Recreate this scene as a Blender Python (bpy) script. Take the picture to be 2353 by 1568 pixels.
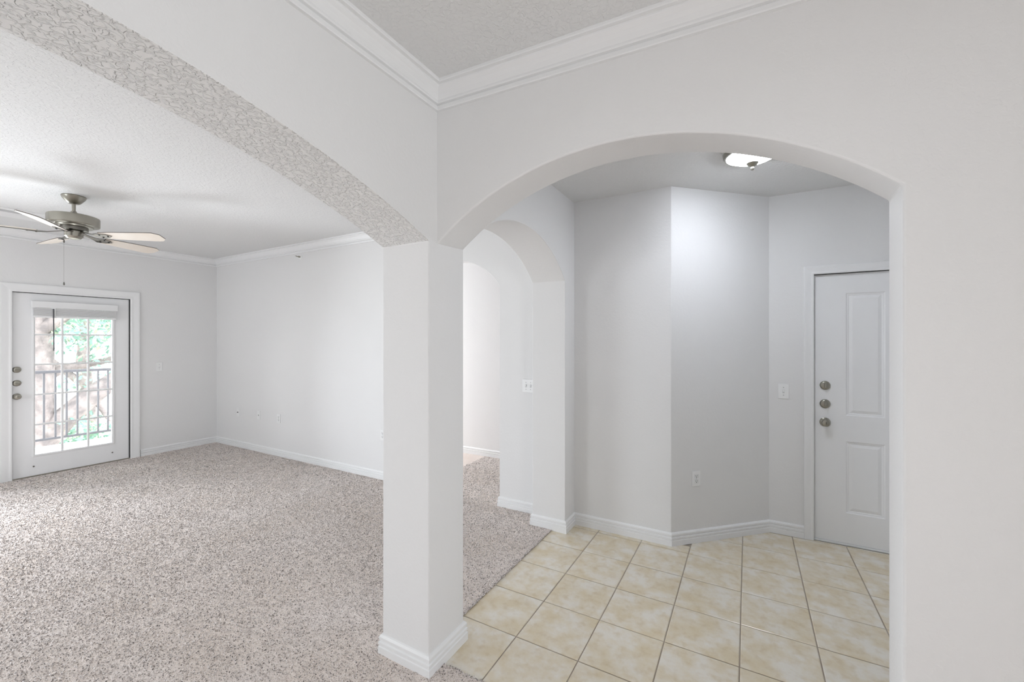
import bpy, bmesh, math, random
import numpy as np
from mathutils import Vector, Matrix
random.seed(7)
RNG = np.random.default_rng(7)
for o in list(bpy.data.objects):
    bpy.data.objects.remove(o)
S = bpy.context.scene
C = S.collection

# ------------------------------------------------------------------ camera
cam = bpy.data.cameras.new('camera')
cam.sensor_width = 36.0
cam.lens = 960.0 / 2353.0 * 36.0
cam.clip_start = 0.02
camo = bpy.data.objects.new('camera', cam)
C.objects.link(camo)
camo.location = (0, 0, 1.5)
camo.rotation_euler = (math.pi / 2, 0, math.radians(29.4))
S.camera = camo

# ------------------------------------------------------------------ world, lights, exposure
W = bpy.data.worlds.new('World')
S.world = W
W.use_nodes = True
bg = W.node_tree.nodes['Background']
bg.inputs['Color'].default_value = (0.87, 0.935, 1.0, 1)
bg.inputs['Strength'].default_value = 5.2

def area(name, loc, rot, sx, sy, power, col, spread=180):
    l = bpy.data.lights.new(name, 'AREA')
    l.shape = 'RECTANGLE'; l.size = sx; l.size_y = sy
    l.energy = power; l.color = col; l.spread = math.radians(spread)
    o = bpy.data.objects.new(name, l); C.objects.link(o)
    o.location = loc; o.rotation_euler = rot
    return o
H = math.pi / 2
# area lamps in window openings; only the living west window is inferred
area('daylight_living_window', (-6.97, 0.25, 0.95), (0, -H, 0), 1.15, 1.25, 104, (0.87, 0.93, 1.0))
area('fill_living_south_window', (-4.85, -2.68, 1.40), (H, 0, 0), 1.4, 1.4, 17, (0.92, 0.96, 1.0))  # unseen window and lamp added to brighten the living room walls
area('fill_dining_east_window', (2.26, -0.70, 1.35), (0, H, 0), 1.4, 1.4, 20.5, (1.0, 0.97, 0.94))  # unseen window and lamp added to light the east-facing walls
area('fill_bedroom_window', (-6.60, 3.95, 1.35), (0, -H, 0), 1.3, 0.9, 84, (0.94, 0.96, 1.0))  # unseen window and lamp put in to brighten the room beyond
def portal(name, loc, rot, sx, sy):
    o = area(name, loc, rot, sx, sy, 1, (1, 1, 1)); o.data.cycles.is_portal = True
portal('sky_portal_living', (-6.985, 0.10, 1.115), (0, -H, 0), 1.67, 1.70)
portal('sky_portal_balcony_door', (-6.99, 1.756, 1.02), (0, -H, 0), 2.03, 0.98)
portal('sky_portal_living_south', (-4.85, -2.745, 1.40), (H, 0, 0), 1.5, 1.5)
portal('sky_portal_dining_east', (2.325, -0.70, 1.35), (0, H, 0), 1.5, 1.5)
portal('sky_portal_bedroom', (-6.755, 3.95, 1.375), (0, -H, 0), 1.45, 1.0)
sun = bpy.data.lights.new('sun', 'SUN'); sun.energy = 8.0; sun.angle = math.radians(2); sun.color = (1, 0.96, 0.9)
suno = bpy.data.objects.new('sun', sun); C.objects.link(suno)
suno.rotation_euler = (math.radians(52), 0, math.radians(-150)); suno.location = (-14, 10, 12)

S.view_settings.view_transform = 'Standard'
S.view_settings.look = 'None'
S.view_settings.exposure = 0.08
S.view_settings.gamma = 1.0
S.view_settings.use_curve_mapping = False

# ------------------------------------------------------------------ materials
MATS = {}
def mat(name, col, rough=0.5, metal=0.0, spec=0.5, bump=None, vary=None):
    """bump=(scale, distance, detail) ; vary=(scale, colour2, amount)"""
    m = bpy.data.materials.new(name); m.use_nodes = True
    nt = m.node_tree; b = nt.nodes['Principled BSDF']
    b.inputs['Base Color'].default_value = (*col, 1)
    b.inputs['Roughness'].default_value = rough
    b.inputs['Metallic'].default_value = metal
    b.inputs['Specular IOR Level'].default_value = spec
    tc = nt.nodes.new('ShaderNodeTexCoord')
    if bump:
        n = nt.nodes.new('ShaderNodeTexNoise'); n.inputs['Scale'].default_value = bump[0]; n.inputs['Detail'].default_value = bump[2]
        nt.links.new(tc.outputs['Object'], n.inputs['Vector'])
        bp = nt.nodes.new('ShaderNodeBump'); bp.inputs['Distance'].default_value = bump[1]; bp.inputs['Strength'].default_value = 1.0
        nt.links.new(n.outputs['Fac'], bp.inputs['Height']); nt.links.new(bp.outputs['Normal'], b.inputs['Normal'])
    if vary:
        n = nt.nodes.new('ShaderNodeTexNoise'); n.inputs['Scale'].default_value = vary[0]; n.inputs['Detail'].default_value = 4
        nt.links.new(tc.outputs['Object'], n.inputs['Vector'])
        r = nt.nodes.new('ShaderNodeMapRange'); r.inputs[1].default_value = .35; r.inputs[2].default_value = .65
        r.inputs[3].default_value = 0; r.inputs[4].default_value = vary[2]
        nt.links.new(n.outputs['Fac'], r.inputs[0])
        mx = nt.nodes.new('ShaderNodeMix'); mx.data_type = 'RGBA'
        mx.inputs[6].default_value = (*col, 1); mx.inputs[7].default_value = (*vary[1], 1)
        nt.links.new(r.outputs[0], mx.inputs[0]); nt.links.new(mx.outputs[2], b.inputs['Base Color'])
    MATS[name] = m
    return m

def knockdown(name, col, scale, dist):
    """paint over a hand-troweled drywall texture: flattened blobs"""
    m = mat(name, col, 0.75, 0, 0.25)
    nt = m.node_tree; b = nt.nodes['Principled BSDF']
    tc = nt.nodes.new('ShaderNodeTexCoord')
    n = nt.nodes.new('ShaderNodeTexNoise'); n.inputs['Scale'].default_value = scale; n.inputs['Detail'].default_value = 3; n.inputs['Distortion'].default_value = .6
    nt.links.new(tc.outputs['Object'], n.inputs['Vector'])
    r = nt.nodes.new('ShaderNodeValToRGB'); r.color_ramp.elements[0].position = .46; r.color_ramp.elements[1].position = .58
    nt.links.new(n.outputs['Fac'], r.inputs[0])
    bp = nt.nodes.new('ShaderNodeBump'); bp.inputs['Distance'].default_value = dist; bp.inputs['Strength'].default_value = 1
    nt.links.new(r.outputs[0], bp.inputs['Height']); nt.links.new(bp.outputs['Normal'], b.inputs['Normal'])
    return m

WALL = knockdown('wall_paint', (0.855, 0.85, 0.845), 60, 0.00022)
CEIL = knockdown('ceiling_paint', (0.845, 0.845, 0.84), 55, 0.0011)
SOFF = knockdown('soffit_paint', (0.845, 0.835, 0.82), 62, 0.0035)
TRIM = mat('white_trim_paint', (0.91, 0.91, 0.91), 0.35, 0, 0.5)
DOORM = mat('door_paint', (0.94, 0.94, 0.945), 0.4, 0, 0.5, vary=(3, (0.92, 0.92, 0.925), .6))
PLASTIC = mat('white_plastic', (0.92, 0.92, 0.915), 0.3)
DARK = mat('dark_slot', (0.03, 0.03, 0.03), 0.6)
NICKEL = mat('brushed_nickel', (0.36, 0.345, 0.30), 0.30, 1.0, bump=(300, 0.0002, 2))
NICKELD = mat('dark_nickel', (0.20, 0.19, 0.17), 0.35, 1.0)
BLADE = mat('bleached_maple', (0.84, 0.77, 0.69), 0.45, vary=(6, (0.80, 0.70, 0.60), .6))
BLADEDGE = mat('blade_edge', (0.16, 0.14, 0.12), 0.5)
GROUT = mat('grout', (0.36, 0.30, 0.24), 0.9, bump=(200, 0.0006, 2), vary=(9, (0.46, 0.41, 0.34), .7))
DARKISH = mat('grey_screw', (0.42, 0.42, 0.42), .5)
def mat_or(n):
    return MATS.get(n) or mat(n, (0.66, 0.66, 0.66), .6)  # plain mid grey, shared by vent louvers and toggle surrounds
SLAT = mat('blind_slat', (0.78, 0.78, 0.78), .5)
SEAL = mat('weatherstrip_rubber', (0.05, 0.05, 0.05), 0.7)
RAIL = mat('painted_railing', (0.085, 0.085, 0.095), 0.5)
CONC = mat('balcony_concrete', (0.72, 0.70, 0.67), 0.9, bump=(30, .002, 3))
BARK = mat('tree_bark', (0.34, 0.29, 0.27), 0.95, bump=(14, .04, 5), vary=(6, (0.16, 0.14, 0.135), .9))
STUCCO = mat('stucco', (0.74, 0.70, 0.64), .9, bump=(60, .002, 3))
GRASS = mat('lawn_grass', (0.50, 0.49, 0.43), 1, bump=(20, .02, 4), vary=(2, (0.58, 0.55, 0.50), .8))

def leafmat():
    m = mat('tree_leaf', (0.20, 0.34, 0.20), 0.5)
    nt = m.node_tree; b = nt.nodes['Principled BSDF']
    a = nt.nodes.new('ShaderNodeAttribute'); a.attribute_name = 'tint'
    r = nt.nodes.new('ShaderNodeValToRGB')
    r.color_ramp.elements[0].color = (0.16, 0.29, 0.23, 1); r.color_ramp.elements[1].color = (0.50, 0.52, 0.34, 1)
    e = r.color_ramp.elements.new(.6); e.color = (0.27, 0.44, 0.35, 1)
    nt.links.new(a.outputs['Fac'], r.inputs[0]); nt.links.new(r.outputs[0], b.inputs['Base Color'])
    return m
LEAF = leafmat()

def tilemat():
    m = mat('ceramic_tile', (0.6, 0.5, 0.38), 0.22, 0, 0.5)
    nt = m.node_tree; b = nt.nodes['Principled BSDF']
    tc = nt.nodes.new('ShaderNodeTexCoord'); oi = nt.nodes.new('ShaderNodeObjectInfo')
    ad = nt.nodes.new('ShaderNodeVectorMath'); ad.operation = 'MULTIPLY_ADD'
    ad.inputs[1].default_value = (1, 1, 1)
    cx = nt.nodes.new('ShaderNodeCombineXYZ'); mu = nt.nodes.new('ShaderNodeMath'); mu.operation = 'MULTIPLY'; mu.inputs[1].default_value = 40
    nt.links.new(oi.outputs['Random'], mu.inputs[0]); nt.links.new(mu.outputs[0], cx.inputs[0]); nt.links.new(mu.outputs[0], cx.inputs[1])
    nt.links.new(tc.outputs['Object'], ad.inputs[0]); nt.links.new(cx.outputs[0], ad.inputs[2])
    n1 = nt.nodes.new('ShaderNodeTexNoise'); n1.inputs['Scale'].default_value = 7; n1.inputs['Detail'].default_value = 5; n1.inputs['Roughness'].default_value = .6
    n2 = nt.nodes.new('ShaderNodeTexNoise'); n2.inputs['Scale'].default_value = 22; n2.inputs['Detail'].default_value = 6
    n3 = nt.nodes.new('ShaderNodeTexNoise'); n3.inputs['Scale'].default_value = 5
    for n in (n1, n2, n3): nt.links.new(ad.outputs[0], n.inputs['Vector'])
    r = nt.nodes.new('ShaderNodeValToRGB')
    r.color_ramp.elements[0].position = .36; r.color_ramp.elements[0].color = (0.735, 0.635, 0.455, 1)
    r.color_ramp.elements[1].position = .62; r.color_ramp.elements[1].color = (0.82, 0.775, 0.69, 1)
    e = r.color_ramp.elements.new(.48); e.color = (0.77, 0.69, 0.545, 1)
    nt.links.new(n1.outputs['Fac'], r.inputs[0])
    mx = nt.nodes.new('ShaderNodeMix'); mx.data_type = 'RGBA'; mx.blend_type = 'MULTIPLY'
    r2 = nt.nodes.new('ShaderNodeValToRGB'); r2.color_ramp.elements[0].position = .3; r2.color_ramp.elements[0].color = (0.86, 0.80, 0.70, 1)
    r2.color_ramp.elements[1].position = .5; r2.color_ramp.elements[1].color = (1, 1, 1, 1)
    nt.links.new(n2.outputs['Fac'], r2.inputs[0])
    mx.inputs[0].default_value = .6
    nt.links.new(r.outputs[0], mx.inputs[6]); nt.links.new(r2.outputs[0], mx.inputs[7])
    nt.links.new(mx.outputs[2], b.inputs['Base Color'])
    bp = nt.nodes.new('ShaderNodeBump'); bp.inputs['Distance'].default_value = .0012
    nt.links.new(n3.outputs['Fac'], bp.inputs['Height']); nt.links.new(bp.outputs['Normal'], b.inputs['Normal'])
    return m
TILE = tilemat()

def carpetmat():
    m = mat('carpet_base', (0.5, 0.43, 0.38), 1.0, 0, 0.05)
    nt = m.node_tree; b = nt.nodes['Principled BSDF']
    tc = nt.nodes.new('ShaderNodeTexCoord')
    n = nt.nodes.new('ShaderNodeTexNoise'); n.inputs['Scale'].default_value = 160; n.inputs['Detail'].default_value = 3
    n2 = nt.nodes.new('ShaderNodeTexNoise'); n2.inputs['Scale'].default_value = 2.2; n2.inputs['Detail'].default_value = 3
    for q in (n, n2): nt.links.new(tc.outputs['Object'], q.inputs['Vector'])
    r = nt.nodes.new('ShaderNodeValToRGB')
    r.color_ramp.elements[0].position = .30; r.color_ramp.elements[0].color = (0.40, 0.33, 0.28, 1)
    r.color_ramp.elements[1].position = .56; r.color_ramp.elements[1].color = (0.95, 0.87, 0.83, 1)
    e = r.color_ramp.elements.new(.42); e.color = (0.86, 0.77, 0.72, 1)
    nt.links.new(n.outputs['Fac'], r.inputs[0])
    mx = nt.nodes.new('ShaderNodeMix'); mx.data_type = 'RGBA'; mx.blend_type = 'MULTIPLY'; mx.inputs[0].default_value = 1
    r2 = nt.nodes.new('ShaderNodeValToRGB'); r2.color_ramp.elements[0].position = .3; r2.color_ramp.elements[0].color = (0.90, 0.87, 0.83, 1)
    r2.color_ramp.elements[1].position = .7; r2.color_ramp.elements[1].color = (1, 1, 1, 1)
    nt.links.new(n2.outputs['Fac'], r2.inputs[0])
    nt.links.new(r.outputs[0], mx.inputs[6]); nt.links.new(r2.outputs[0], mx.inputs[7]); nt.links.new(mx.outputs[2], b.inputs['Base Color'])
    bp = nt.nodes.new('ShaderNodeBump'); bp.inputs['Distance'].default_value = .006
    nt.links.new(n.outputs['Fac'], bp.inputs['Height']); nt.links.new(bp.outputs['Normal'], b.inputs['Normal'])
    # yarn of the pile: tint per tuft
    p = mat('carpet_yarn', (0.5, 0.43, 0.38), 1.0, 0, 0.05)
    nt = p.node_tree; b = nt.nodes['Principled BSDF']
    a = nt.nodes.new('ShaderNodeAttribute'); a.attribute_name = 'tint'
    r = nt.nodes.new('ShaderNodeValToRGB')
    r.color_ramp.elements[0].position = 0; r.color_ramp.elements[0].color = (0.50, 0.42, 0.375, 1)
    r.color_ramp.elements[1].position = 1; r.color_ramp.elements[1].color = (0.975, 0.905, 0.87, 1)
    e = r.color_ramp.elements.new(.3); e.color = (0.93, 0.85, 0.805, 1)
    nt.links.new(a.outputs['Fac'], r.inputs[0]); nt.links.new(r.outputs[0], b.inputs['Base Color'])
    return m, p
CARPET, YARN = carpetmat()

def glassmat():
    m = bpy.data.materials.new('window_glass'); m.use_nodes = True
    nt = m.node_tree; nt.nodes.clear()
    out = nt.nodes.new('ShaderNodeOutputMaterial'); t = nt.nodes.new('ShaderNodeBsdfTransparent'); g = nt.nodes.new('ShaderNodeBsdfGlossy')
    g.inputs['Roughness'].default_value = .02
    f = nt.nodes.new('ShaderNodeFresnel'); f.inputs['IOR'].default_value = 1.35
    mx = nt.nodes.new('ShaderNodeMixShader')
    nt.links.new(f.outputs[0], mx.inputs[0]); nt.links.new(t.outputs[0], mx.inputs[1]); nt.links.new(g.outputs[0], mx.inputs[2]); nt.links.new(mx.outputs[0], out.inputs[0])
    return m
GLASS = glassmat()

def emitmat(name, col, strength):
    m = bpy.data.materials.new(name); m.use_nodes = True
    b = m.node_tree.nodes['Principled BSDF']
    b.inputs['Base Color'].default_value = (.9, .9, .9, 1); b.inputs['Roughness'].default_value = .3
    b.inputs['Emission Color'].default_value = (*col, 1); b.inputs['Emission Strength'].default_value = strength
    return m
LAMPGLASS = emitmat('lit_alabaster_glass', (0.86, 0.91, 1.0), 52)

# ------------------------------------------------------------------ helpers
def link(name, me, m, parent=None):
    o = bpy.data.objects.new(name, me); C.objects.link(o)
    if m is not None:
        me.materials.append(m)
    if parent is not None:
        o.parent = parent
    return o
def obj(name, bm, m, parent=None, smooth=None):
    bmesh.ops.recalc_face_normals(bm, faces=bm.faces)
    me = bpy.data.meshes.new(name); bm.to_mesh(me); bm.free()
    if smooth is not None:
        me.polygons.foreach_set('use_smooth', [True] * len(me.polygons))
        me.set_sharp_from_angle(angle=math.radians(smooth))
    return link(name, me, m, parent)
def struct(o):
    o['kind'] = 'structure'; return o
def tag(o, label, cat, group=None):
    o['label'] = label; o['category'] = cat
    if group: o['group'] = group
    return o
def empty(name, loc=(0, 0, 0), rotz=0):
    o = bpy.data.objects.new(name, None); C.objects.link(o); o.location = loc; o.rotation_euler = (0, 0, rotz)
    o.empty_display_size = .05
    return o
def add_box(bm, x0, x1, y0, y1, z0, z1, bev=0, seg=2):
    r = bmesh.ops.create_cube(bm, size=1)
    vs = r['verts']
    for v in vs:
        v.co = Vector(((x0 + x1) / 2 + v.co.x * (x1 - x0), (y0 + y1) / 2 + v.co.y * (y1 - y0), (z0 + z1) / 2 + v.co.z * (z1 - z0)))
    if bev:
        es = list({e for v in vs for e in v.link_edges})
        bmesh.ops.bevel(bm, geom=es, offset=bev, segments=seg, affect='EDGES', profile=.5)
    return bm
def box(x0, x1, y0, y1, z0, z1, bev=0, seg=2):
    return add_box(bmesh.new(), x0, x1, y0, y1, z0, z1, bev, seg)
def add_lathe(bm, prof, n=32, M=None):
    """prof: list of (radius, z) revolved about z, closed at the ends where radius 0"""
    M = M or Matrix()
    rings = []
    for r, z in prof:
        if r < 1e-6:
            rings.append([bm.verts.new(M @ Vector((0, 0, z)))])
        else:
            rings.append([bm.verts.new(M @ Vector((r * math.cos(2 * math.pi * k / n), r * math.sin(2 * math.pi * k / n), z))) for k in range(n)])
    for a, b in zip(rings, rings[1:]):
        for k in range(n):
            k2 = (k + 1) % n
            if len(a) == 1 and len(b) == 1: continue
            if len(a) == 1: bm.faces.new((a[0], b[k], b[k2]))
            elif len(b) == 1: bm.faces.new((a[k], a[k2], b[0]))
            else: bm.faces.new((a[k], a[k2], b[k2], b[k]))
    return bm
def lathe(prof, n=32, M=None): return add_lathe(bmesh.new(), prof, n, M)
def add_tube(bm, pts, radii, n=10):
    rings = []
    for i, p in enumerate(pts):
        p = Vector(p)
        d = (Vector(pts[min(i + 1, len(pts) - 1)]) - Vector(pts[max(i - 1, 0)])).normalized()
        a = d.orthogonal().normalized() if i == 0 else (rings[-1][1] - d * rings[-1][1].dot(d)).normalized()
        b = d.cross(a)
        r = radii[i] if hasattr(radii, '__len__') else radii
        rings.append(([bm.verts.new(p + (a * math.cos(2 * math.pi * k / n) + b * math.sin(2 * math.pi * k / n)) * r) for k in range(n)], a))
    for (A, _), (B, _) in zip(rings, rings[1:]):
        for k in range(n):
            bm.faces.new((A[k], A[(k + 1) % n], B[(k + 1) % n], B[k]))
    bm.faces.new(rings[0][0][::-1]); bm.faces.new(rings[-1][0])
    return bm
def extrude_outline(pts_a, pts_b):
    """solid between two matching outlines (lists of 3d points)"""
    bm = bmesh.new()
    a = [bm.verts.new(p) for p in pts_a]; b = [bm.verts.new(p) for p in pts_b]
    bm.faces.new(a); bm.faces.new(b[::-1])
    n = len(a)
    for i in range(n):
        bm.faces.new((a[i], b[i], b[(i + 1) % n], a[(i + 1) % n]))
    return bm
def bevel_mod(o, w=.006, seg=3, ang=35):
    md = o.modifiers.new('edge', 'BEVEL'); md.width = w; md.segments = seg; md.limit_method = 'ANGLE'; md.angle_limit = math.radians(ang)
    return o
def sweep(path, prof, mapf, closed=False):
    """path 2d; profile (a = offset to the left of travel, b = depth); mapf(u, v, b) -> xyz ; mitred corners"""
    P = [Vector(p) for p in path]; n = len(P)
    bm = bmesh.new(); rings = []
    for i in range(n):
        ds = []
        if i > 0 or closed: ds.append((P[i] - P[i - 1]).normalized())
        if i < n - 1 or closed: ds.append((P[(i + 1) % n] - P[i]).normalized())
        ns = [Vector((-d.y, d.x)) for d in ds]
        if len(ns) == 2:
            m = (ns[0] + ns[1]); m = m / max(1e-6, m.dot(ns[0]))
        else: m = ns[0]
        rings.append([bm.verts.new(mapf(P[i].x + m.x * a, P[i].y + m.y * a, b)) for a, b in prof])
    k = len(prof)
    pairs = list(zip(range(n - 1), range(1, n))) + ([(n - 1, 0)] if closed else [])
    for i, j in pairs:
        for q in range(k):
            q2 = (q + 1) % k
            bm.faces.new((rings[i][q], rings[i][q2], rings[j][q2], rings[j][q]))
    if not closed:
        bm.faces.new(rings[0]); bm.faces.new(rings[-1][::-1])
    return bm
def arc(u0, u1, spring, apex, n=56):
    """segmental arch from u0 to u1, points (u, z)"""
    h = abs(u1 - u0) / 2; rise = apex - spring; R = (h * h + rise * rise) / (2 * rise); c = (u0 + u1) / 2; zc = apex - R
    t0 = math.asin(h / R); s = 1 if u1 > u0 else -1
    return [(c + s * R * math.sin(-t0 + 2 * t0 * i / n), zc + R * math.cos(-t0 + 2 * t0 * i / n)) for i in range(n + 1)]

# ------------------------------------------------------------------ the shell
XW0, XW1 = -1.525, -1.24          # arch wall between living and dining
YJ0, YJ1 = 1.443, 1.705           # column
YN = 3.24                         # north wall
XL = -6.84                        # living room west wall
YE = 3.86                         # entry north wall
YS = -2.6                         # south wall
XE = 2.2                          # dining east wall
ZT = 2.86
ZLIV, ZDIN, ZENT = 2.70, 2.655, 2.635

# wall with the wide living room arch and the narrow hall arch
def outline_west():
    p = [(YS, 0), (-1.293, 0)] + arc(-1.293, YJ0, 1.948, 2.235) + [(YJ0, 0), (YJ1, 0)] + arc(YJ1, 3.045, 1.972, 2.245) + [(3.045, 0), (YN + .06, 0), (YN + .06, ZT), (YS, ZT)]
    return p
pw = outline_west()
wa = struct(bevel_mod(obj('wall_arcade_west', extrude_outline([(XW1, y, z) for y, z in pw], [(XW0, y, z) for y, z in pw]), WALL), .005))
wa.data.materials.append(SOFF)
for p in wa.data.polygons:                      # the troweled underside of the wide arch
    if p.normal.z < -.5 and p.center.z > 1.9 and p.center.y < YJ0: p.material_index = 1
# wall with the entry arch (very slightly skewed)
def yr(x): return 1.50 + 0.05 * (x - XW1)
arc_r = arc(XW1, 0.385, 1.945, 2.244)
near = [(-1.30, 1.945)] + arc_r + [(0.385, 0), (XE + .05, 0), (XE + .05, ZT), (-1.30, ZT)]
pa = [(x, yr(x), z) for x, z in near]
pb = []
for x, z in near:
    k = min(1, max(0, (x - XW1) / (0.385 - XW1)))
    pb.append((x + (0.016 * k if x < .5 else 0), yr(x) + .205, z + (.010 if z < 2.5 and z > 1 else 0)))
struct(bevel_mod(obj('wall_arcade_entry', extrude_outline(pa, pb), WALL), .008))
# north wall (living + hall + entry), with the arched opening to the room beyond
pn = [(XL - .1, 0), (-2.97, 0)] + arc(-2.97, -1.955, 2.0, 2.27) + [(-1.955, 0), (-0.487, 0), (-0.487, ZT), (XL - .1, ZT)]
struct(bevel_mod(obj('wall_north', extrude_outline([(x, YN, z) for x, z in pn], [(x, YN + .12, z) for x, z in pn]), WALL), .004))
# diagonal entry wall
A, B = Vector((-0.487, YN)), Vector((0.148, YE)); dd = (B - A).normalized(); nn = Vector((-dd.y, dd.x))
q = [A, B + dd * .05, B + dd * .05 + nn * .12, A + nn * .12 ]
struct(obj('wall_entry_diagonal', extrude_outline([(p.x, p.y, 0) for p in q], [(p.x, p.y, ZT) for p in q]), WALL))
# entry north wall with the front door opening
DX0, DX1, DH = 0.432, 1.362, 2.005
pd = [(0.06, 0), (DX0, 0), (DX0, DH), (DX1, DH), (DX1, 0), (1.80, 0), (1.80, ZT), (0.06, ZT)]
struct(obj('wall_entry_north', extrude_outline([(x, YE, z) for x, z in pd], [(x, YE + .14, z) for x, z in pd]), WALL))
struct(obj('wall_entry_east', box(1.66, 1.80, 1.60, YE + .1, 0, ZT), WALL))

# west wall with balcony door and a window further along
PY0, PY1, PH = 1.262, 2.250, 2.035
WY0, WY1, WZ0, WZ1 = -0.75, 0.95, 0.28, 1.95
def rect_wall_x(name, x0, x1, ylo, yhi, holes):
    """wall slab normal to x made of one mesh with rectangular openings (y0,y1,z0,z1)"""
    ys = sorted({ylo, yhi} | {h[0] for h in holes} | {h[1] for h in holes}); zs = sorted({0, ZT} | {h[2] for h in holes} | {h[3] for h in holes})
    bm = bmesh.new()
    for a, b in zip(ys, ys[1:]):
        for c, d in zip(zs, zs[1:]):
            if any(h[0] <= a and b <= h[1] and h[2] <= c and d <= h[3] for h in holes): continue
            add_box(bm, x0, x1, a, b, c, d)
    bmesh.ops.remove_doubles(bm, verts=bm.verts, dist=1e-5)
    inner = [f for f in bm.faces if sum(1 for g in bm.faces if g is not f and set(g.verts) == set(f.verts))]
    bmesh.ops.delete(bm, geom=list(set(inner)), context='FACES')
    return struct(obj(name, bm, WALL))
rect_wall_x('wall_west', XL - .14, XL, YS - .1, YN + .1, [(PY0, PY1, 0, PH), (WY0, WY1, WZ0, WZ1)])
EY0, EY1, EZ0, EZ1 = -1.45, 0.05, .6, 2.1  # opening of the added east window
rect_wall_x('wall_east', XE, XE + .12, YS, 1.9, [(EY0, EY1, EZ0, EZ1)])
# south wall, with the opening of the added living room window
bm = bmesh.new()
LX0, LX1, LZ0_, LZ1_ = -5.60, -4.10, .65, 2.15     # added living room window
for a, b, c, d in ((XL - .1, LX0, 0, ZT), (LX1, XE + .12, 0, ZT), (LX0, LX1, 0, LZ0_), (LX0, LX1, LZ1_, ZT)):
    add_box(bm, a, b, YS - .14, YS, c, d)
struct(obj('wall_south', bm, WALL))
# room beyond the hall arch
struct(obj('wall_bedroom_north', box(-6.75, -1.1, 4.56, 4.68, 0, ZT), WALL))
struct(obj('wall_bedroom_east', box(-1.22, -1.1, YN + .12, 4.56, 0, ZT), WALL))
rect = bmesh.new()
for a, b, c, d in ((YN + .12, 3.45, 0, ZT), (4.45, 4.56, 0, ZT), (3.45, 4.45, 0, .65), (3.45, 4.45, 2.1, ZT)):  # leaves the opening of the added window
    add_box(rect, -6.75, -6.63, a, b, c, d)
struct(obj('wall_bedroom_west', rect, WALL))
# ceilings
struct(obj('ceiling_living', box(XL, XW0, YS, YN, ZLIV, ZT), CEIL))
struct(obj('ceiling_dining', box(XW1, XE, YS, 1.72, ZDIN, ZT), CEIL))
struct(obj('ceiling_entry', box(XW1, 1.66, 1.60, YE, ZENT, ZT), CEIL))
struct(obj('ceiling_bedroom', box(-6.63, -1.22, YN + .12, 4.56, 2.68, ZT), CEIL))
struct(obj('roof', box(XL - .2, XE + .15, YS - .15, 4.75, ZT, ZT + .1), STUCCO))

# ------------------------------------------------------------------ floors
struct(obj('floor_slab', box(XL - .14, XE + .12, YS - .14, 4.7, -0.25, -0.012), CONC))
TX0, TY0, TP = -1.354, 1.528, 0.3306
fl = struct(obj('floor', box(TX0, 1.66, TY0, YE, -0.012, -0.0035), GROUT))
def clip(poly, a, b, c):
    """keep a*x + b*y <= c"""
    out = []
    for i in range(len(poly)):
        p, q = poly[i], poly[(i + 1) % len(poly)]
        fp, fq = a * p[0] + b * p[1] - c, a * q[0] + b * q[1] - c
        if fp <= 0: out.append(p)
        if fp * fq < 0:
            t = fp / (fp - fq); out.append((p[0] + (q[0] - p[0]) * t, p[1] + (q[1] - p[1]) * t))
    return out
G = 0.0028
tile_cache = {}
for i in range(10):
    for j in range(8):
        x0, x1 = TX0 + i * TP + G, TX0 + (i + 1) * TP - G
        y0, y1 = TY0 + j * TP + G, TY0 + (j + 1) * TP - G
        poly = [(x0, y0), (x1, y0), (x1, y1), (x0, y1)]
        poly = clip(poly, 1, 0, 1.655)
        if not poly: continue
        if x1 < -.487: poly = clip(poly, 0, 1, YN - .002)
        elif x0 < -.487: poly = clip(poly, 0, 1, YN + .05)
        else:
            poly = clip(poly, -dd.y, dd.x, -dd.y * A.x + dd.x * A.y)
            poly = clip(poly, 0, 1, YE - .002)
        if len(poly) < 3: continue
        if j == 0 and i == 0: poly = [(-1.234, y0), (x1, y0), (x1, y1), (x0, y1), (x0, YJ1 + .004), (-1.234, YJ1 + .004)]   # cut round the column
        if len(poly) < 3: continue
        cx, cy = sum(p[0] for p in poly) / len(poly), sum(p[1] for p in poly) / len(poly)
        area_ = abs(sum(poly[k][0] * poly[(k + 1) % len(poly)][1] - poly[(k + 1) % len(poly)][0] * poly[k][1] for k in range(len(poly)))) / 2
        if area_ < 2e-4: continue
        full = len(poly) == 4 and abs(area_ - (TP - 2 * G) ** 2) < 1e-4
        if full and 'full' in tile_cache:
            o = bpy.data.objects.new('tile', tile_cache['full']); C.objects.link(o); o.parent = fl
        else:
            loc = [(p[0] - cx, p[1] - cy) for p in poly]
            k = 1 - .0035 / max(.02, math.sqrt(area_) / 2)
            bm = bmesh.new()
            lo = [bm.verts.new((p[0], p[1], -.0075)) for p in loc]; mid = [bm.verts.new((p[0], p[1], -.0018)) for p in loc]; hi = [bm.verts.new((p[0] * k, p[1] * k, 0)) for p in loc]
            n = len(loc)
            for a, b in ((lo, mid), (mid, hi)):
                for t in range(n): bm.faces.new((a[t], a[(t + 1) % n], b[(t + 1) % n], b[t]))
            bm.faces.new(hi)
            o = obj('tile', bm, TILE, fl)
            if full: tile_cache['full'] = o.data
        o.location = (cx, cy, random.uniform(-.0004, .0004))

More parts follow.
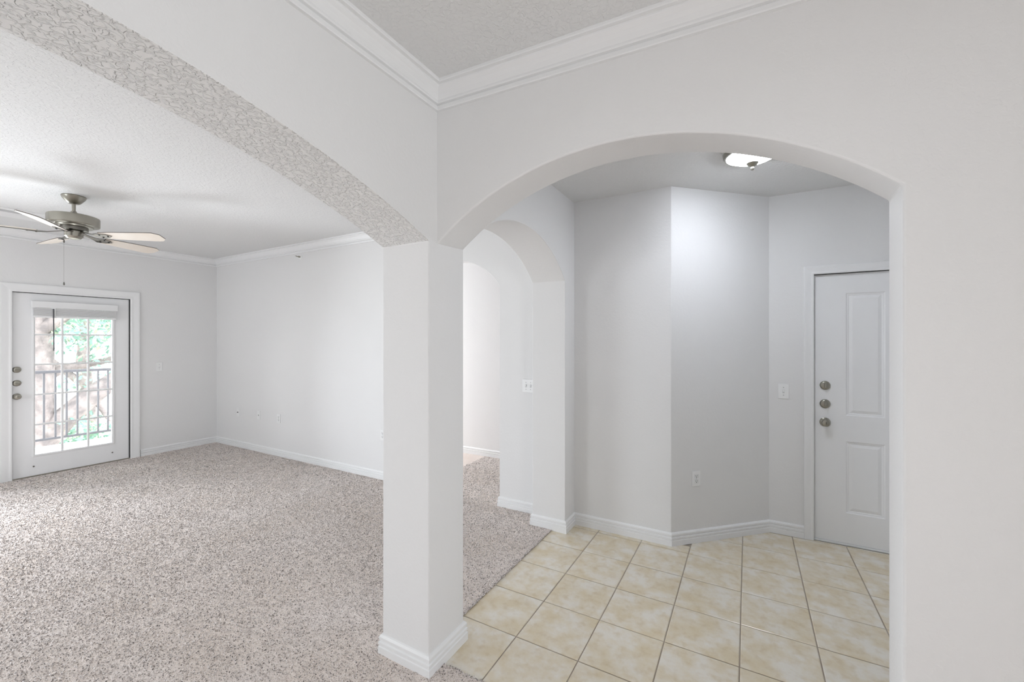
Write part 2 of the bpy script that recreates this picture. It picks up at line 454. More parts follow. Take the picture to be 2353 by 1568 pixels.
# carpet: a slab with the pile standing on it
bm = bmesh.new()
ZC = 0.006
for x0, x1, y0, y1 in ((XL, TX0, YS, YN), (TX0, XE, YS, TY0), (-2.97, -1.955, YN, YN + .12), (-6.63, -1.22, YN + .12, 4.56)):
    add_box(bm, x0, x1, y0, y1, -.012, ZC)
carpet = struct(obj('floor_carpet', bm, CARPET))
def pile():
    n = 420000
    fw = np.array([-math.sin(math.radians(29.4)), math.cos(math.radians(29.4))]); rt = np.array([fw[1], -fw[0]])
    # sample in the region in front of the camera, thinning with distance
    X = RNG.uniform(XL + .02, 0.6, n); Y = RNG.uniform(0.0, 4.54, n)
    d = X * fw[0] + Y * fw[1]; r = X * rt[0] + Y * rt[1]
    ok = (d > 1.55) & (np.abs(r) < d * 1.36 + .25)
    on = ((X < TX0 + .004) & (Y < YN - .018)) | ((X >= TX0) & (Y < TY0 + .004)) | ((X > -2.95) & (X < -1.975) & (Y < 4.53)) 
    on &= ~((X > XW0 - .016) & (X < XW1 + .016) & (Y > YJ0 - .016) & (Y < YJ1 + .016))
    on &= ~((X > XW0 - .016) & (Y > 3.03)) 
    dist = np.hypot(X, Y)
    keep = RNG.uniform(0, 1, n) < np.clip(4.2 / (dist + .9) , .22, 1.0)
    s = ok & on & keep
    X, Y, dist = X[s], Y[s], dist[s]; n = len(X)
    # extra rows of tufts along the cut edges by the tile
    ex = 700; X = np.r_[X, RNG.uniform(TX0 - .006, TX0 + .008, ex), RNG.uniform(XW1 + .02, .2, ex)]; Y = np.r_[Y, RNG.uniform(YJ1 + .02, 3.02, ex), RNG.uniform(TY0 - .006, TY0 + .008, ex)]
    n = len(X); dist = np.hypot(X, Y)
    sz = np.clip(.55 + dist * .16, .8, 1.5)
    h = RNG.uniform(.002, .005, n) * np.clip(sz, .8, 1.2); w = RNG.uniform(.0028, .0048, n) * sz
    th = RNG.uniform(0, 2 * math.pi, n); ln = RNG.uniform(.1, 1.1, n) * h
    lx, ly = np.cos(th) * ln, np.sin(th) * ln
    V = np.zeros((n, 5, 3))
    ph = RNG.uniform(0, 2 * math.pi, n)
    for k in range(3):
        a = ph + k * 2 * math.pi / 3
        V[:, k, 0] = X + np.cos(a) * w; V[:, k, 1] = Y + np.sin(a) * w; V[:, k, 2] = ZC - .001
    a = th + math.pi / 2
    for k, s_ in ((3, -1), (4, 1)):
        V[:, k, 0] = X + lx + np.cos(a) * w * .75 * s_; V[:, k, 1] = Y + ly + np.sin(a) * w * .75 * s_; V[:, k, 2] = ZC + h
    F = np.array([[0, 1, 3], [1, 4, 3], [1, 2, 4], [2, 0, 3], [2, 3, 4]])
    idx = (np.arange(n)[:, None, None] * 5 + F[None]).reshape(-1, 3)
    me = bpy.data.meshes.new('carpet_pile')
    me.vertices.add(n * 5); me.vertices.foreach_set('co', V.reshape(-1))
    me.loops.add(idx.size); me.loops.foreach_set('vertex_index', idx.reshape(-1).astype(np.int32))
    me.polygons.add(len(idx)); me.polygons.foreach_set('loop_start', np.arange(0, idx.size, 3, dtype=np.int32)); 
    me.update(calc_edges=True)
    t = RNG.beta(2.2, 1.3, n); t[RNG.uniform(0, 1, n) < .07] *= .15
    at = me.attributes.new('tint', 'FLOAT', 'POINT'); at.data.foreach_set('value', np.repeat(t, 5).astype(np.float32))
    o = link('carpet_pile', me, YARN, carpet); o['kind'] = 'stuff'
    return n
NT = pile()

# ------------------------------------------------------------------ baseboards, crown, casings
BB = [(0, 0), (.0165, 0), (.0165, .038), (.0115, .041), (.0115, .0445), (.0155, .048), (.0155, .060), (.0085, .064), (.0085, .068), (.0130, .072), (.0130, .084), (.006, .093), (0, .095)]
def flat(u, v, b): return (u, v, b)
struct(obj('baseboard_entry', sweep([(.375, YE), (B.x, YE), (A.x, YN), (XW1, YN), (XW1, 3.045), (XW0, 3.045), (XW0, YN), (-1.955, YN), (-1.955, YN + .12)], BB, flat), TRIM))
struct(obj('baseboard_column', sweep([(XW1, YJ1), (XW1, YJ0), (XW0, YJ0), (XW0, YJ1)], BB, flat, True), TRIM))
struct(obj('baseboard_north', sweep([(-2.97, YN), (XL, YN), (XL, PY1 + .098)], BB, flat), TRIM))
struct(obj('baseboard_south', sweep([(XL, PY0 - .098), (XL, YS), (XW0, YS)], BB, flat), TRIM))
struct(obj('baseboard_bedroom', sweep([(-1.22, 4.56), (-6.63, 4.56)], BB, flat), TRIM))
struct(obj('baseboard_east', sweep([(XE, yr(XE)), (.385, yr(.385)), (.401, yr(.385) + .205)], BB, flat), TRIM))
CR = [(0, -.107), (.013, -.107), (.015, -.103), (.015, -.090), (.009, -.087), (.009, -.083), (.019, -.080), (.021, -.074), (.020, -.066), (.022, -.060), (.026, -.048), (.034, -.034), (.044, -.024), (.046, -.020), (.046, -.015), (.060, -.014), (.062, -.010), (.062, 0), (0, 0)]
def crown(name, path, z):
    return struct(obj(name, sweep(path, CR, lambda u, v, b: (u, v, z + b)), TRIM))
crown('trim_1', [(XE, yr(XE)), (XW1, yr(XW1)), (XW1, YS)], ZDIN)
crown('trim_2', [(XW0, YN), (XL, YN), (XL, YS)], ZLIV)
CA = [(0, 0), (0, .010), (.004, .014), (.010, .0145), (.018, .013), (.024, .0135), (.050, .018), (.058, .018), (.062, .014), (.062, 0)]
# front door casing (wall y = YE, facing -y): travel so that outside is to the left
struct(obj('trim_3', sweep([(DX1 - .004, 0), (DX1 - .004, DH - .004), (DX0 + .004, DH - .004), (DX0 + .004, 0)], [(-a, b) for a, b in CA], lambda u, v, b: (u, YE - b, v)), TRIM))
CA2 = [(a * 1.5, b * 1.15) for a, b in CA]
struct(obj('trim_4', sweep([(PY1 - .004, 0), (PY1 - .004, PH - .004), (PY0 + .004, PH - .004), (PY0 + .004, 0)], [(-a, b) for a, b in CA2], lambda u, v, b: (XL + b, u, v)), TRIM))

# ------------------------------------------------------------------ front door
def knob_parts(parent, M, kind):
    """hardware with axis +z of M pointing out of the door"""
    if kind == 'knob':
        k = obj('knob', lathe([(0, 0), (.034, 0), (.034, .004), (.030, .008), (.014, .012), (.012, .024), (.020, .032), (.0265, .040), (.0275, .047), (.024, .054), (.014, .058), (0, .059)], 28, M), NICKEL, parent, 40)
        b = bmesh.new(); add_box(b, -.003, .003, -.009, .009, .0585, .0600, .001); bmesh.ops.transform(b, matrix=M, verts=b.verts)
        obj('lock_button', b, NICKELD, k)
    else:
        k = obj('deadbolt', lathe([(0, 0), (.033, 0), (.033, .005), (.030, .011), (.024, .014), (.015, .016), (0, .016)], 28, M), NICKEL, parent, 40)
        b = bmesh.new(); add_box(b, -.006, .006, -.017, .017, .013, .034, .003); bmesh.ops.transform(b, matrix=M, verts=b.verts)
        obj('thumb_turn', b, NICKEL, k)
fd = struct(empty('door_1', (DX0, YE + .02, 0)))
FY = YE + .018
def panel_door():
    bm = bmesh.new()
    x0, x1, z0, z1 = DX0 + .006, DX1 - .004, .014, DH - .008
    pans = [(DX0 + .198, DX0 + .420), (DX1 - .420, DX1 - .198)]
    rows = [(.235, .762), (.952, 1.852)]
    xs = sorted({x0, x1} | {v for p in pans for v in p}); zs = sorted({z0, z1} | {v for p in rows for v in p})
    def face(a, b, c, d): bm.faces.new([bm.verts.new(p) for p in (a, b, c, d)])
    for xa, xb in zip(xs, xs[1:]):
        for za, zb in zip(zs, zs[1:]):
            if (xa, xb) in pans and (za, zb) in rows:
                prev = None
                for ins, dep in ((0, 0), (.007, .006), (.013, .006), (.019, .0095), (.036, .004), (.040, .0025)):
                    ring = [bm.verts.new((x, FY + dep, z)) for x, z in ((xa + ins, za + ins), (xb - ins, za + ins), (xb - ins, zb - ins), (xa + ins, zb - ins))]
                    if prev:
                        for k in range(4): bm.faces.new((prev[k], prev[(k + 1) % 4], ring[(k + 1) % 4], ring[k]))
                    prev = ring
                bm.faces.new(prev)
            else:
                face((xa, FY, za), (xb, FY, za), (xb, FY, zb), (xa, FY, zb))
    for a, b in (((x0, z0), (x1, z0)), ((x1, z0), (x1, z1)), ((x1, z1), (x0, z1)), ((x0, z1), (x0, z0))):
        face((a[0], FY, a[1]), (b[0], FY, b[1]), (b[0], FY + .042, b[1]), (a[0], FY + .042, a[1]))
    face((x0, FY + .042, z0), (x1, FY + .042, z0), (x1, FY + .042, z1), (x0, FY + .042, z1))
    bmesh.ops.remove_doubles(bm, verts=bm.verts, dist=1e-5)
    bmesh.ops.translate(bm, verts=bm.verts, vec=(-DX0, -(YE + .02), 0))
    return bm
obj('door_leaf', panel_door(), DOORM, fd)
bm = bmesh.new()
for a in ((0, .003, 0, DH), (DX1 - DX0 - .003, DX1 - DX0, 0, DH)): add_box(bm, a[0], a[1], -.014, .05, a[2], a[3])
add_box(bm, 0, DX1 - DX0, -.014, .05, DH - .006, DH)
add_box(bm, 0, DX1 - DX0, .004, .05, .004, .016)
obj('weatherstrip', bm, SEAL, fd)
obj('threshold', box(0.0, DX1 - DX0, -.010, .11, -.002, .012, .003), TRIM, fd)
for z, kd in ((1.168, 'deadbolt'), (1.030, 'deadbolt'), (.893, 'knob')):
    M = Matrix.Translation((0.0745, FY - (YE + .02), z)) @ Matrix.Rotation(math.pi / 2, 4, 'X')
    knob_parts(fd, M, kd)
obj('outer_panel', box(0, DX1 - DX0, .075, .115, 0, DH), DOORM, fd)

# ------------------------------------------------------------------ balcony door
bd = struct(empty('door_2', (XL, PY0, 0)))
DXF = -.020                       # face of the leaf behind the wall plane
GY0, GY1, GZ0, GZ1 = 1.430 - PY0, 2.082 - PY0, .238, 1.905
LY0, LY1, LZ0, LZ1 = .010, PY1 - PY0 - .012, .016, PH - .010
bm = bmesh.new()
for a, b, c, d in ((LY0, GY0, LZ0, LZ1), (GY1, LY1, LZ0, LZ1), (GY0, GY1, LZ0, GZ0), (GY0, GY1, GZ1, LZ1)):
    add_box(bm, DXF - .044, DXF, a, b, c, d)
obj('door_leaf', bm, DOORM, bd)
MF = [(0, 0), (.004, .008), (.014, .010), (.022, .006), (.026, 0)]
obj('glazing_frame', sweep([(GY0, GZ0), (GY1, GZ0), (GY1, GZ1), (GY0, GZ1)], [(-.020 + a, b) for a, b in MF], lambda u, v, b: (DXF + b, u, v), True), TRIM, bd)
rows, cols = 5, 3
gw, gh = (GY1 - GY0) / cols, (GZ1 - GZ0) / rows
for k in range(1, cols):
    obj('muntin', box(DXF - .020, DXF + .004, GY0 + k * gw - .009, GY0 + k * gw + .009, GZ0, GZ1, .004), TRIM, bd)
for k in range(1, rows):
    obj('muntin', box(DXF - .020, DXF + .003, GY0, GY1, GZ0 + k * gh - .009, GZ0 + k * gh + .009, .004), TRIM, bd)
for a in range(cols):
    for b in range(rows):
        obj('pane', box(DXF - .024, DXF - .020, GY0 + a * gw + .001, GY0 + (a + 1) * gw - .001, GZ0 + b * gh + .001, GZ0 + (b + 1) * gh - .001), GLASS, bd)
bm = bmesh.new()
add_box(bm, -.075, -.012, 0, .004, 0, PH); add_box(bm, -.075, -.012, PY1 - PY0 - .012, PY1 - PY0, 0, PH); add_box(bm, -.075, -.012, 0, PY1 - PY0, PH - .010, PH)
obj('weatherstrip', bm, SEAL, bd)
obj('threshold', box(-.15, -.005, 0, PY1 - PY0, -.012, .016, .003), NICKEL, bd)
for z, kd in ((1.190, 'deadbolt'), (1.045, 'deadbolt'), (.900, 'knob')):
    M = Matrix.Translation((DXF, .040, z)) @ Matrix.Rotation(math.pi / 2, 4, 'Y')
    knob_parts(bd, M, kd)
for y, z in ((1.425, .115), (2.080, .118)):
    obj('hold_down_bracket', lathe([(0, 0), (.008, 0), (.008, .004), (.005, .008), (0, .009)], 12, Matrix.Translation((DXF, y - PY0, z)) @ Matrix.Rotation(math.pi / 2, 4, 'Y')), NICKELD, bd)
# blind pulled up on the door
bl = tag(empty('window_blind', (XL + DXF, 1.75, 1.76)), 'white slatted blind pulled up to the top of the glazed balcony door', 'blind')
bx0 = 0.012
obj('valance', box(bx0, bx0 + .050, 1.395 - 1.75, 2.118 - 1.75, .108, .182, .006), TRIM, bl)
for k in range(7):
    obj('slat', box(bx0 - .004, bx0 + .046, 1.415 - 1.75, 2.098 - 1.75, .0245 + k * .0118, .0345 + k * .0118, .0015, 1), SLAT, bl)
obj('bottom_rail', box(bx0 - .006, bx0 + .048, 1.413 - 1.75, 2.100 - 1.75, 0, .022, .004), TRIM, bl)
obj('wand', add_tube(bmesh.new(), [(bx0 + .056, 1.560 - 1.75, .10), (bx0 + .056, 1.562 - 1.75, -.10), (bx0 + .056, 1.564 - 1.75, -.37)], .005, 8), RAIL, bl, 60)
obj('lift_cord', add_tube(bmesh.new(), [(bx0 + .054, 1.575 - 1.75, .11), (bx0 + .054, 1.575 - 1.75, .01)], .004, 6), TRIM, bl)

# windows out of the frame: the west one inferred, the others added for light
def window_x(name, x, y0, y1, z0, z1):
    w = struct(empty(name, (x, (y0 + y1) / 2, z0))); hy = (y1 - y0) / 2; hz = z1 - z0
    obj('window_frame', sweep([(-hy, 0), (hy, 0), (hy, hz), (-hy, hz)], [(0, -.03), (.05, -.03), (.05, .03), (0, .03)], lambda u, v, b: (b, u, v), True), TRIM, w)
    obj('mullion', box(-.02, .02, -.02, .02, .05, hz - .05), TRIM, w)
    for s in (-1, 1): obj('pane', box(-.003, .003, min(s * .02, s * (hy - .05)), max(s * .02, s * (hy - .05)), .05, hz - .05), GLASS, w)
    return w
window_x('window_1', XL - .10, WY0, WY1, WZ0, WZ1)
w4 = window_x('added_window_4', 0, -(LX1 - LX0) / 2, (LX1 - LX0) / 2, LZ0_, LZ1_); w4.location = ((LX0 + LX1) / 2, YS - .10, LZ0_); w4.rotation_euler = (0, 0, H)  # added south window, a light source for the living room
window_x('added_window_2', XE + .09, EY0, EY1, EZ0, EZ1)  # added east window, lights the dining side
window_x('added_window_3', -6.70, 3.45, 4.45, .65, 2.1)  # added window, lights the room beyond the hall arch

# ------------------------------------------------------------------ ceiling fan
FX, FYc = -4.865, 1.234
fan = tag(empty('ceiling_fan', (FX, FYc, ZLIV), 0), 'brushed nickel ceiling fan with five pale wood blades in the living room', 'ceiling fan')
obj('canopy', lathe([(0, 0), (.074, 0), (.076, -.006), (.070, -.020), (.052, -.044), (.040, -.058), (.030, -.064), (0, -.066)], 32), NICKEL, fan, 35)
obj('downrod', lathe([(0, -.06), (.0125, -.06), (.0125, -.157), (0, -.157)], 16), NICKEL, fan, 40)
cp = obj('coupling', lathe([(0, -.124), (.017, -.124), (.020, -.132), (.020, -.154), (.030, -.162), (0, -.162)], 20), NICKEL, fan, 35)
obj('set_screw', add_tube(bmesh.new(), [(-.034, .008, -.136), (.034, -.008, -.136)], .005, 8), NICKELD, cp)
obj('motor_housing', lathe([(0, -.158), (.060, -.158), (.142, -.164), (.156, -.170), (.158, -.176), (.158, -.236), (.154, -.242), (.140, -.246), (.120, -.248), (.118, -.258), (.075, -.264), (0, -.264)], 48), NICKEL, fan, 30)
obj('flywheel', lathe([(0, -.262), (.088, -.262), (.088, -.284), (.060, -.288), (0, -.288)], 32), NICKELD, fan, 35)
sh = obj('switch_housing', lathe([(0, -.288), (.052, -.288), (.056, -.292), (.056, -.334), (.052, -.338), (.050, -.342), (.040, -.352), (.012, -.358), (0, -.358)], 32), NICKEL, fan, 30)
ZB = -.318
def blade_mesh():
    """blade along +x from r .20 to .665, pitched"""
    bm = bmesh.new()
    out = [(.205, -.046), (.30, -.058), (.50, -.068), (.620, -.071), (.668, -.040), (.672, .030), (.640, .066), (.60, .071), (.50, .068), (.30, .058), (.205, .046)]
    top = [bm.verts.new((x, y, .003)) for x, y in out]; bot = [bm.verts.new((x, y, -.003)) for x, y in out]
    bm.faces.new(top); bm.faces.new(bot[::-1])
    for i in range(len(out)): bm.faces.new((top[i], bot[i], bot[(i + 1) % len(out)], top[(i + 1) % len(out)]))
    return bm
def iron_mesh():
    bm = bmesh.new()
    out = [(.050, -.014), (.110, -.012), (.150, -.020), (.190, -.040), (.250, -.030), (.272, -.012), (.285, 0), (.272, .012), (.250, .030), (.190, .040), (.150, .020), (.110, .012), (.050, .014)]
    top = [bm.verts.new((x, y, .030 * max(0, (.17 - x) / .12) - .003)) for x, y in out]; bot = [bm.verts.new((x, y, .030 * max(0, (.17 - x) / .12) - .008)) for x, y in out]
    bm.faces.new(top); bm.faces.new(bot[::-1])
    for i in range(len(out)): bm.faces.new((top[i], bot[i], bot[(i + 1) % len(out)], top[(i + 1) % len(out)]))
    return bm
bmsh = imsh = smsh = None
for k in range(5):
    a = math.radians(37 + 72 * k)
    R = Matrix.Translation((0, 0, ZB)) @ Matrix.Rotation(a, 4, 'Z') @ Matrix.Rotation(math.radians(-15), 4, 'X')
    if bmsh is None:
        b = obj('blade', blade_mesh(), BLADE, fan); bmsh = b.data
        bmsh.materials.append(BLADEDGE)
        for p in bmsh.polygons:
            if abs(p.normal.z) < .5: p.material_index = 1
        i_ = obj('blade_iron', iron_mesh(), NICKELD, b); imsh = i_.data
        s_ = obj('screw', lathe([(0, -.013), (.006, -.012), (.006, -.008), (0, -.008)], 10), DARK, b); smsh = s_.data
        s_.location = (.205, -.022, 0)
        for x, y in ((.205, .022), (.255, 0)):
            c = bpy.data.objects.new('screw', smsh); C.objects.link(c); c.parent = b; c.location = (x, y, 0)
    else:
        b = bpy.data.objects.new('blade', bmsh); C.objects.link(b); b.parent = fan
        for nm, me, l in (('blade_iron', imsh, (0, 0, 0)), ('screw', smsh, (.205, -.022, 0)), ('screw', smsh, (.205, .022, 0)), ('screw', smsh, (.255, 0, 0))):
            c = bpy.data.objects.new(nm, me); C.objects.link(c); c.parent = b; c.location = l
    b.matrix_local = R
def chain(x, y, z0, z1):
    bm = bmesh.new(); add_tube(bm, [(x, y, z0), (x, y, z1)], .0006, 6)
    c = obj('pull_chain', bm, NICKELD, fan)
    obj('chain_fob', lathe([(0, z1), (.0035, z1 - .003), (.0055, z1 - .018), (.004, z1 - .026), (0, z1 - .028)], 10, Matrix.Translation((x, y, 0))), NICKELD, c, 40)
chain(-.030, -.050, -.320, -.365)
chain(-.022, -.052, -.320, -.715)

# ceiling air register between the fan and the balcony wall
vt = tag(empty('ceiling_vent', (-5.99, 0.95, ZLIV)), 'white air vent with grey slots in the living room ceiling behind the fan', 'vent')
obj('vent_frame', sweep([(-.20, -.50), (.20, -.50), (.20, .46), (-.20, .46)], [(0, 0), (0, -.008), (.006, -.011), (.060, -.011), (.066, -.006), (.066, 0)], lambda u, v, b: (u, v, b), True), PLASTIC, vt)
obj('backing', box(-.150, .150, -.45, .41, -.003, 0), DARKISH, vt)
obj('damper_cover', box(-.140, .030, -.44, .40, -.010, -.003, .002), PLASTIC, vt)
obj('end_cover', box(.032, .140, .215, .40, -.010, -.003, .002), PLASTIC, vt)
for k in range(4):
    obj('louver', box(.040 + k * .025, .052 + k * .025, -.44, .210, -.009, -.004, .001, 1), mat_or('plate_grey'), vt)

# ------------------------------------------------------------------ entry ceiling light
lt = tag(empty('ceiling_light', (.026, 2.875, ZENT)), 'flush dome ceiling light with a lit white glass bowl in the entry', 'ceiling light')
obj('base_pan', lathe([(0, 0), (.150, 0), (.157, -.006), (.156, -.022), (.150, -.032), (.141, -.033), (.141, -.010), (0, -.010)], 48), NICKEL, lt, 35)
obj('glass_bowl', lathe([(.139, -.018), (.137, -.030), (.122, -.042), (.098, -.053), (.068, -.062), (.035, -.069), (0, -.072)], 48), LAMPGLASS, lt, 60)
obj('finial', lathe([(0, -.066), (.031, -.067), (.033, -.074), (.026, -.084), (.014, -.093), (.009, -.098), (.011, -.106), (.008, -.114), (0, -.117)], 24), NICKEL, lt, 40)

# ------------------------------------------------------------------ wall plates
def plate(name, loc, rotz, kind, label, cat, gangs=1, w=.072, h=.116):
    """plate on a wall: local -y points out of the wall"""
    t = tag(empty(name, loc, rotz), label, cat)
    w = w + (gangs - 1) * .046
    obj('cover_plate', box(-w / 2, w / 2, -.006, 0, -h / 2, h / 2, .0035, 2), PLASTIC, t)
    for g in range(gangs):
        x = (g - (gangs - 1) / 2) * .046
        if kind == 'switch':
            s = obj('toggle', box(x - .0052, x + .0052, -.018, -.004, -.004, .012, .002), PLASTIC, t)
            obj('toggle_surround', box(x - .0065, x + .0065, -.0066, -.005, -.0135, .0135), mat_or('plate_grey'), t)
            for z in (.030, -.030): obj('screw', box(x - .003, x + .003, -.0072, -.005, z - .003, z + .003, .001), DARKISH, t)
        elif kind == 'rocker':
            obj('rocker', box(x - .017, x + .017, -.0085, -.005, -.034, .034, .002), PLASTIC, t)
            obj('screw', box(x - .002, x + .002, -.0092, -.008, -.002, .002), DARKISH, t)
        elif kind == 'outlet':
            for z in (.0195, -.0195):
                f = obj('receptacle', box(x - .0168, x + .0168, -.0078, -.005, z - .0140, z + .0140, .004), PLASTIC, t)
                for sx, sz, hw, hh in ((-.0063, .003, .0012, .0045), (.0063, .003, .0012, .0040), (0, -.0075, .0028, .0028)):
                    obj('slot', box(x + sx - hw, x + sx + hw, -.0082, -.007, z + sz - hh, z + sz + hh), DARK, f)
            obj('screw', box(x - .0025, x + .0025, -.0075, -.005, -.0025, .0025, .001), DARKISH, t)
        elif kind == 'coax':
            obj('coax_jack', lathe([(0, 0), (.0065, 0), (.0065, .006), (.0046, .006), (.0046, .014), (0, .014)], 12, Matrix.Translation((x, -.005, 0)) @ Matrix.Rotation(math.pi / 2, 4, 'X')), DARK, t)
            for z in (.042, -.042): obj('screw', box(x - .0025, x + .0025, -.0075, -.005, z - .0025, z + .0025, .001), DARKISH, t)
        elif kind == 'phone':
            obj('jack', box(x - .0085, x + .0085, -.0075, -.005, -.0085, .0085), DARKISH, t)
    return t
plate('light_switch', (.244, YE, 1.110), 0, 'switch', 'white single light switch plate left of the front door', 'light switch')
plate('light_switch', (-1.660, YN, 1.109), 0, 'switch', 'white two-gang light switch plate on the wall seen through the hall arch', 'light switch', 2)
plate('light_switch', (XL, 2.545, 1.157), H, 'switch', 'white light switch plate right of the glazed balcony door', 'light switch', 1)
po = A + dd * .2125
plate('wall_outlet', (po.x, po.y, .474), math.atan2(dd.y, dd.x), 'outlet', 'white duplex outlet low on the angled entry wall', 'outlet')
plate('cable_jack', (-6.254, YN, .497), 0, 'coax', 'white cable jack plate with dark centre, nearest the living room corner', 'cable jack')
plate('phone_jack', (-5.751, YN, .497), 0, 'phone', 'white blank-looking jack plate between the cable jack and the outlet', 'wall plate')
plate('wall_outlet', (-5.298, YN, .494), 0, 'outlet', 'white duplex outlet right of the jack plates on the living room wall', 'outlet')
plate('wall_outlet', (-3.420, YN, .487), 0, 'outlet', 'white outlet plate half hidden behind the left edge of the column', 'outlet')

# sidewall sprinkler near the ceiling
sp = tag(empty('fire_sprinkler', (-4.845, YN, 2.545)), 'small chrome sidewall fire sprinkler high on the living room wall', 'sprinkler')
RX = Matrix.Rotation(math.pi / 2, 4, 'X')
obj('escutcheon', lathe([(0, 0), (.032, 0), (.030, .006), (.018, .010), (0, .010)], 24, RX), PLASTIC, sp, 35)
obj('sprinkler_body', lathe([(0, .008), (.010, .008), (.010, .030), (.006, .034), (.006, .040), (0, .040)], 14, RX), NICKEL, sp, 35)
bm = bmesh.new()
for s in (-1, 1): add_tube(bm, [(s * .009, -.028, 0), (s * .013, -.042, 0), (s * .006, -.058, 0), (0, -.062, 0)], .0028, 8)
obj('frame_arms', bm, NICKEL, sp)
obj('deflector', box(-.014, .014, -.070, -.058, .004, .0065, .001), NICKEL, sp)

# ------------------------------------------------------------------ balcony and trees outside
bx1 = -8.95
struct(obj('balcony_floor', box(bx1 - .12, XL - .14, -2.6, 4.6, -.30, -.06), CONC))
rl = tag(empty('balcony_railing', (bx1, 1.2, -.06)), 'grey metal balcony railing with upright balusters seen through the glazed door', 'railing')
obj('top_rail', box(-.030, .030, -3.6, 3.2, 1.085, 1.125, .006), RAIL, rl)
obj('bottom_rail', box(-.020, .020, -3.6, 3.2, .105, .135, .004), RAIL, rl)
bal = None
for k in range(44):
    y = -2.4 + k * .117
    if bal is None:
        o = obj('baluster', box(-.010, .010, -.010, .010, .13, 1.09), RAIL, rl); bal = o.data
    else:
        o = bpy.data.objects.new('baluster', bal); C.objects.link(o); o.parent = rl
    o.location = (0, y, 0)
for y in (-3.5, -1.2, 3.1):
    obj('post', box(-.028, .028, y - .028, y + .028, 0, 1.10), RAIL, rl)
struct(obj('ground', box(-60, -8.0, -40, 40, -3.4, -3.2), GRASS))

def leaves(n, blobs, size, seed):
    g = np.random.default_rng(seed)
    w = np.array([b[3] * b[4] * b[5] for b in blobs]); w = w / w.sum()
    pick = g.choice(len(blobs), n, p=w); Bm = np.array(blobs)[pick]
    v = g.normal(size=(n, 3)); v /= np.linalg.norm(v, axis=1)[:, None]; v *= g.uniform(.45, 1, n)[:, None] ** .6
    P = Bm[:, :3] + v * Bm[:, 3:6]
    a = g.normal(size=(n, 3)); a /= np.linalg.norm(a, axis=1)[:, None]
    b = np.cross(a, g.normal(size=(n, 3))); b /= np.linalg.norm(b, axis=1)[:, None]
    s = (size * g.uniform(.6, 1.3, n))[:, None]
    c = np.cross(a, b)
    V = np.stack([P - a * s, P + b * s * .42 + c * s * .1, P + a * s, P - b * s * .42 + c * s * .1], 1)
    me = bpy.data.meshes.new('foliage')
    me.vertices.add(n * 4); me.vertices.foreach_set('co', V.reshape(-1))
    me.loops.add(n * 4); me.loops.foreach_set('vertex_index', np.arange(n * 4, dtype=np.int32))
    me.polygons.add(n); me.polygons.foreach_set('loop_start', np.arange(0, n * 4, 4, dtype=np.int32))
    me.update(calc_edges=True)
    at = me.attributes.new('tint', 'FLOAT', 'POINT'); at.data.foreach_set('value', np.repeat(g.uniform(0, 1, n), 4).astype(np.float32))
    return me
def tree(name, label, base, trunk, limbs, blobs, nleaf, size, seed):
    t = tag(empty(name, base), label, 'tree')
    obj('trunk', add_tube(bmesh.new(), [p[:3] for p in trunk], [p[3] for p in trunk], 14), BARK, t, 60)
    for l in limbs:
        obj('branch', add_tube(bmesh.new(), [p[:3] for p in l], [p[3] for p in l], 10), BARK, t, 60)
    f = link('foliage', leaves(nleaf, blobs, size, seed), LEAF, t); f['kind'] = 'stuff'
    return t
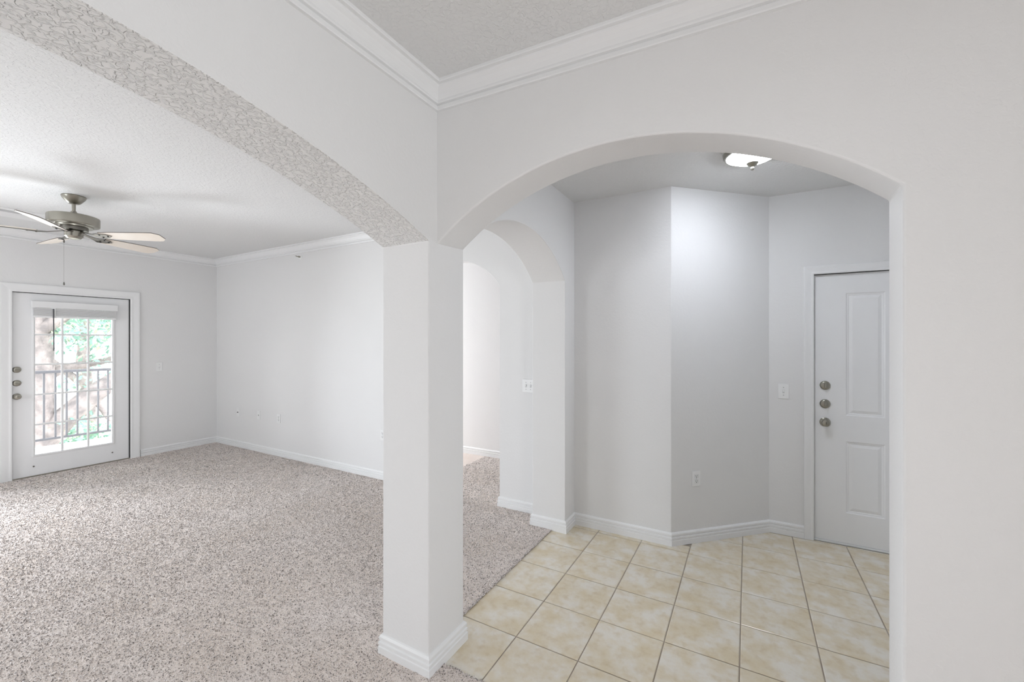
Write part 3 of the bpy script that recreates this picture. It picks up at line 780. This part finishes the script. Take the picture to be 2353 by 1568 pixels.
# big leaning oak just past the railing
tree('oak_tree', 'large oak with a pale brown trunk and a thick leaning limb beyond the railing', (-12.0, 2.35, -3.2),
     [(0, 0, 0, .44), (.05, .05, 1.6, .38), (.1, .10, 2.6, .34), (0, .12, 3.6, .30), (-.1, .16, 4.6, .28), (-.1, .10, 6.0, .22), (-.1, 0, 7.4, .15)],
     [[(.1, .10, 2.6, .26), (.2, .50, 3.15, .21), (.3, .95, 3.65, .19), (.2, 1.5, 4.05, .15), (.1, 2.4, 4.5, .09)],
      [(.0, .12, 3.9, .13), (-.2, .6, 4.15, .09), (-.3, 1.2, 4.25, .07), (-.4, 2.1, 4.5, .04)],
      [(0, .12, 4.8, .14), (.3, .8, 5.5, .09), (.5, 1.6, 6.2, .05)],
      [(.2, .9, 3.6, .06), (.4, 1.1, 3.1, .04), (.5, 1.5, 2.7, .02)]],
     [(-.2, 1.0, 5.05, .9, .55, .55), (-.3, 1.9, 5.2, .9, .7, .7), (.1, .55, 4.75, .5, .35, .35), (-.2, 1.4, 4.35, .7, .6, .22), (0, .3, 6.6, 1.6, 1.5, .8), (-.5, 2.8, 5.0, 1.0, .8, .8), (.1, .75, 3.05, .5, .6, .25), (-.5, -1.6, 6.0, 1.2, 1.1, .9)],
     6500, .07, 3)
tree('shade_tree', 'pale green leafy tree standing further off behind the leaning oak', (-20.0, 5.3, -3.2),
     [(0, 0, 0, .30), (.1, .1, 2, .24), (0, 0, 4, .18), (0, .1, 6, .12)],
     [[(0, 0, 2.6, .12), (.6, 1, 4, .08), (.8, 2, 5, .04)], [(0, 0, 3.2, .12), (-.2, -1.2, 4.6, .07), (-.2, -2.2, 5.4, .04)]],
     [(0, 0, 6.2, 2.4, 2.6, 1.3), (.4, 2.3, 5.2, 1.6, 1.8, 1.2), (.2, -2.0, 5.3, 1.6, 1.7, 1.2), (0, .3, 3.4, 1.2, 1.6, .5)], 3800, .11, 5)
tree('yard_tree', 'low rounded shrub-like tree in the yard below the balcony', (-16.0, 3.3, -3.2),
     [(0, 0, 0, .12), (.05, 0, 1, .1), (0, 0, 2, .06)], [[(0, 0, .8, .06), (.4, .5, 1.6, .03)], [(0, 0, .8, .06), (-.3, -.6, 1.7, .03)]],
     [(0, 0, 2.0, 1.3, 1.5, .8), (.3, 1.6, 1.7, 1.2, 1.2, .7)], 2200, .09, 8)
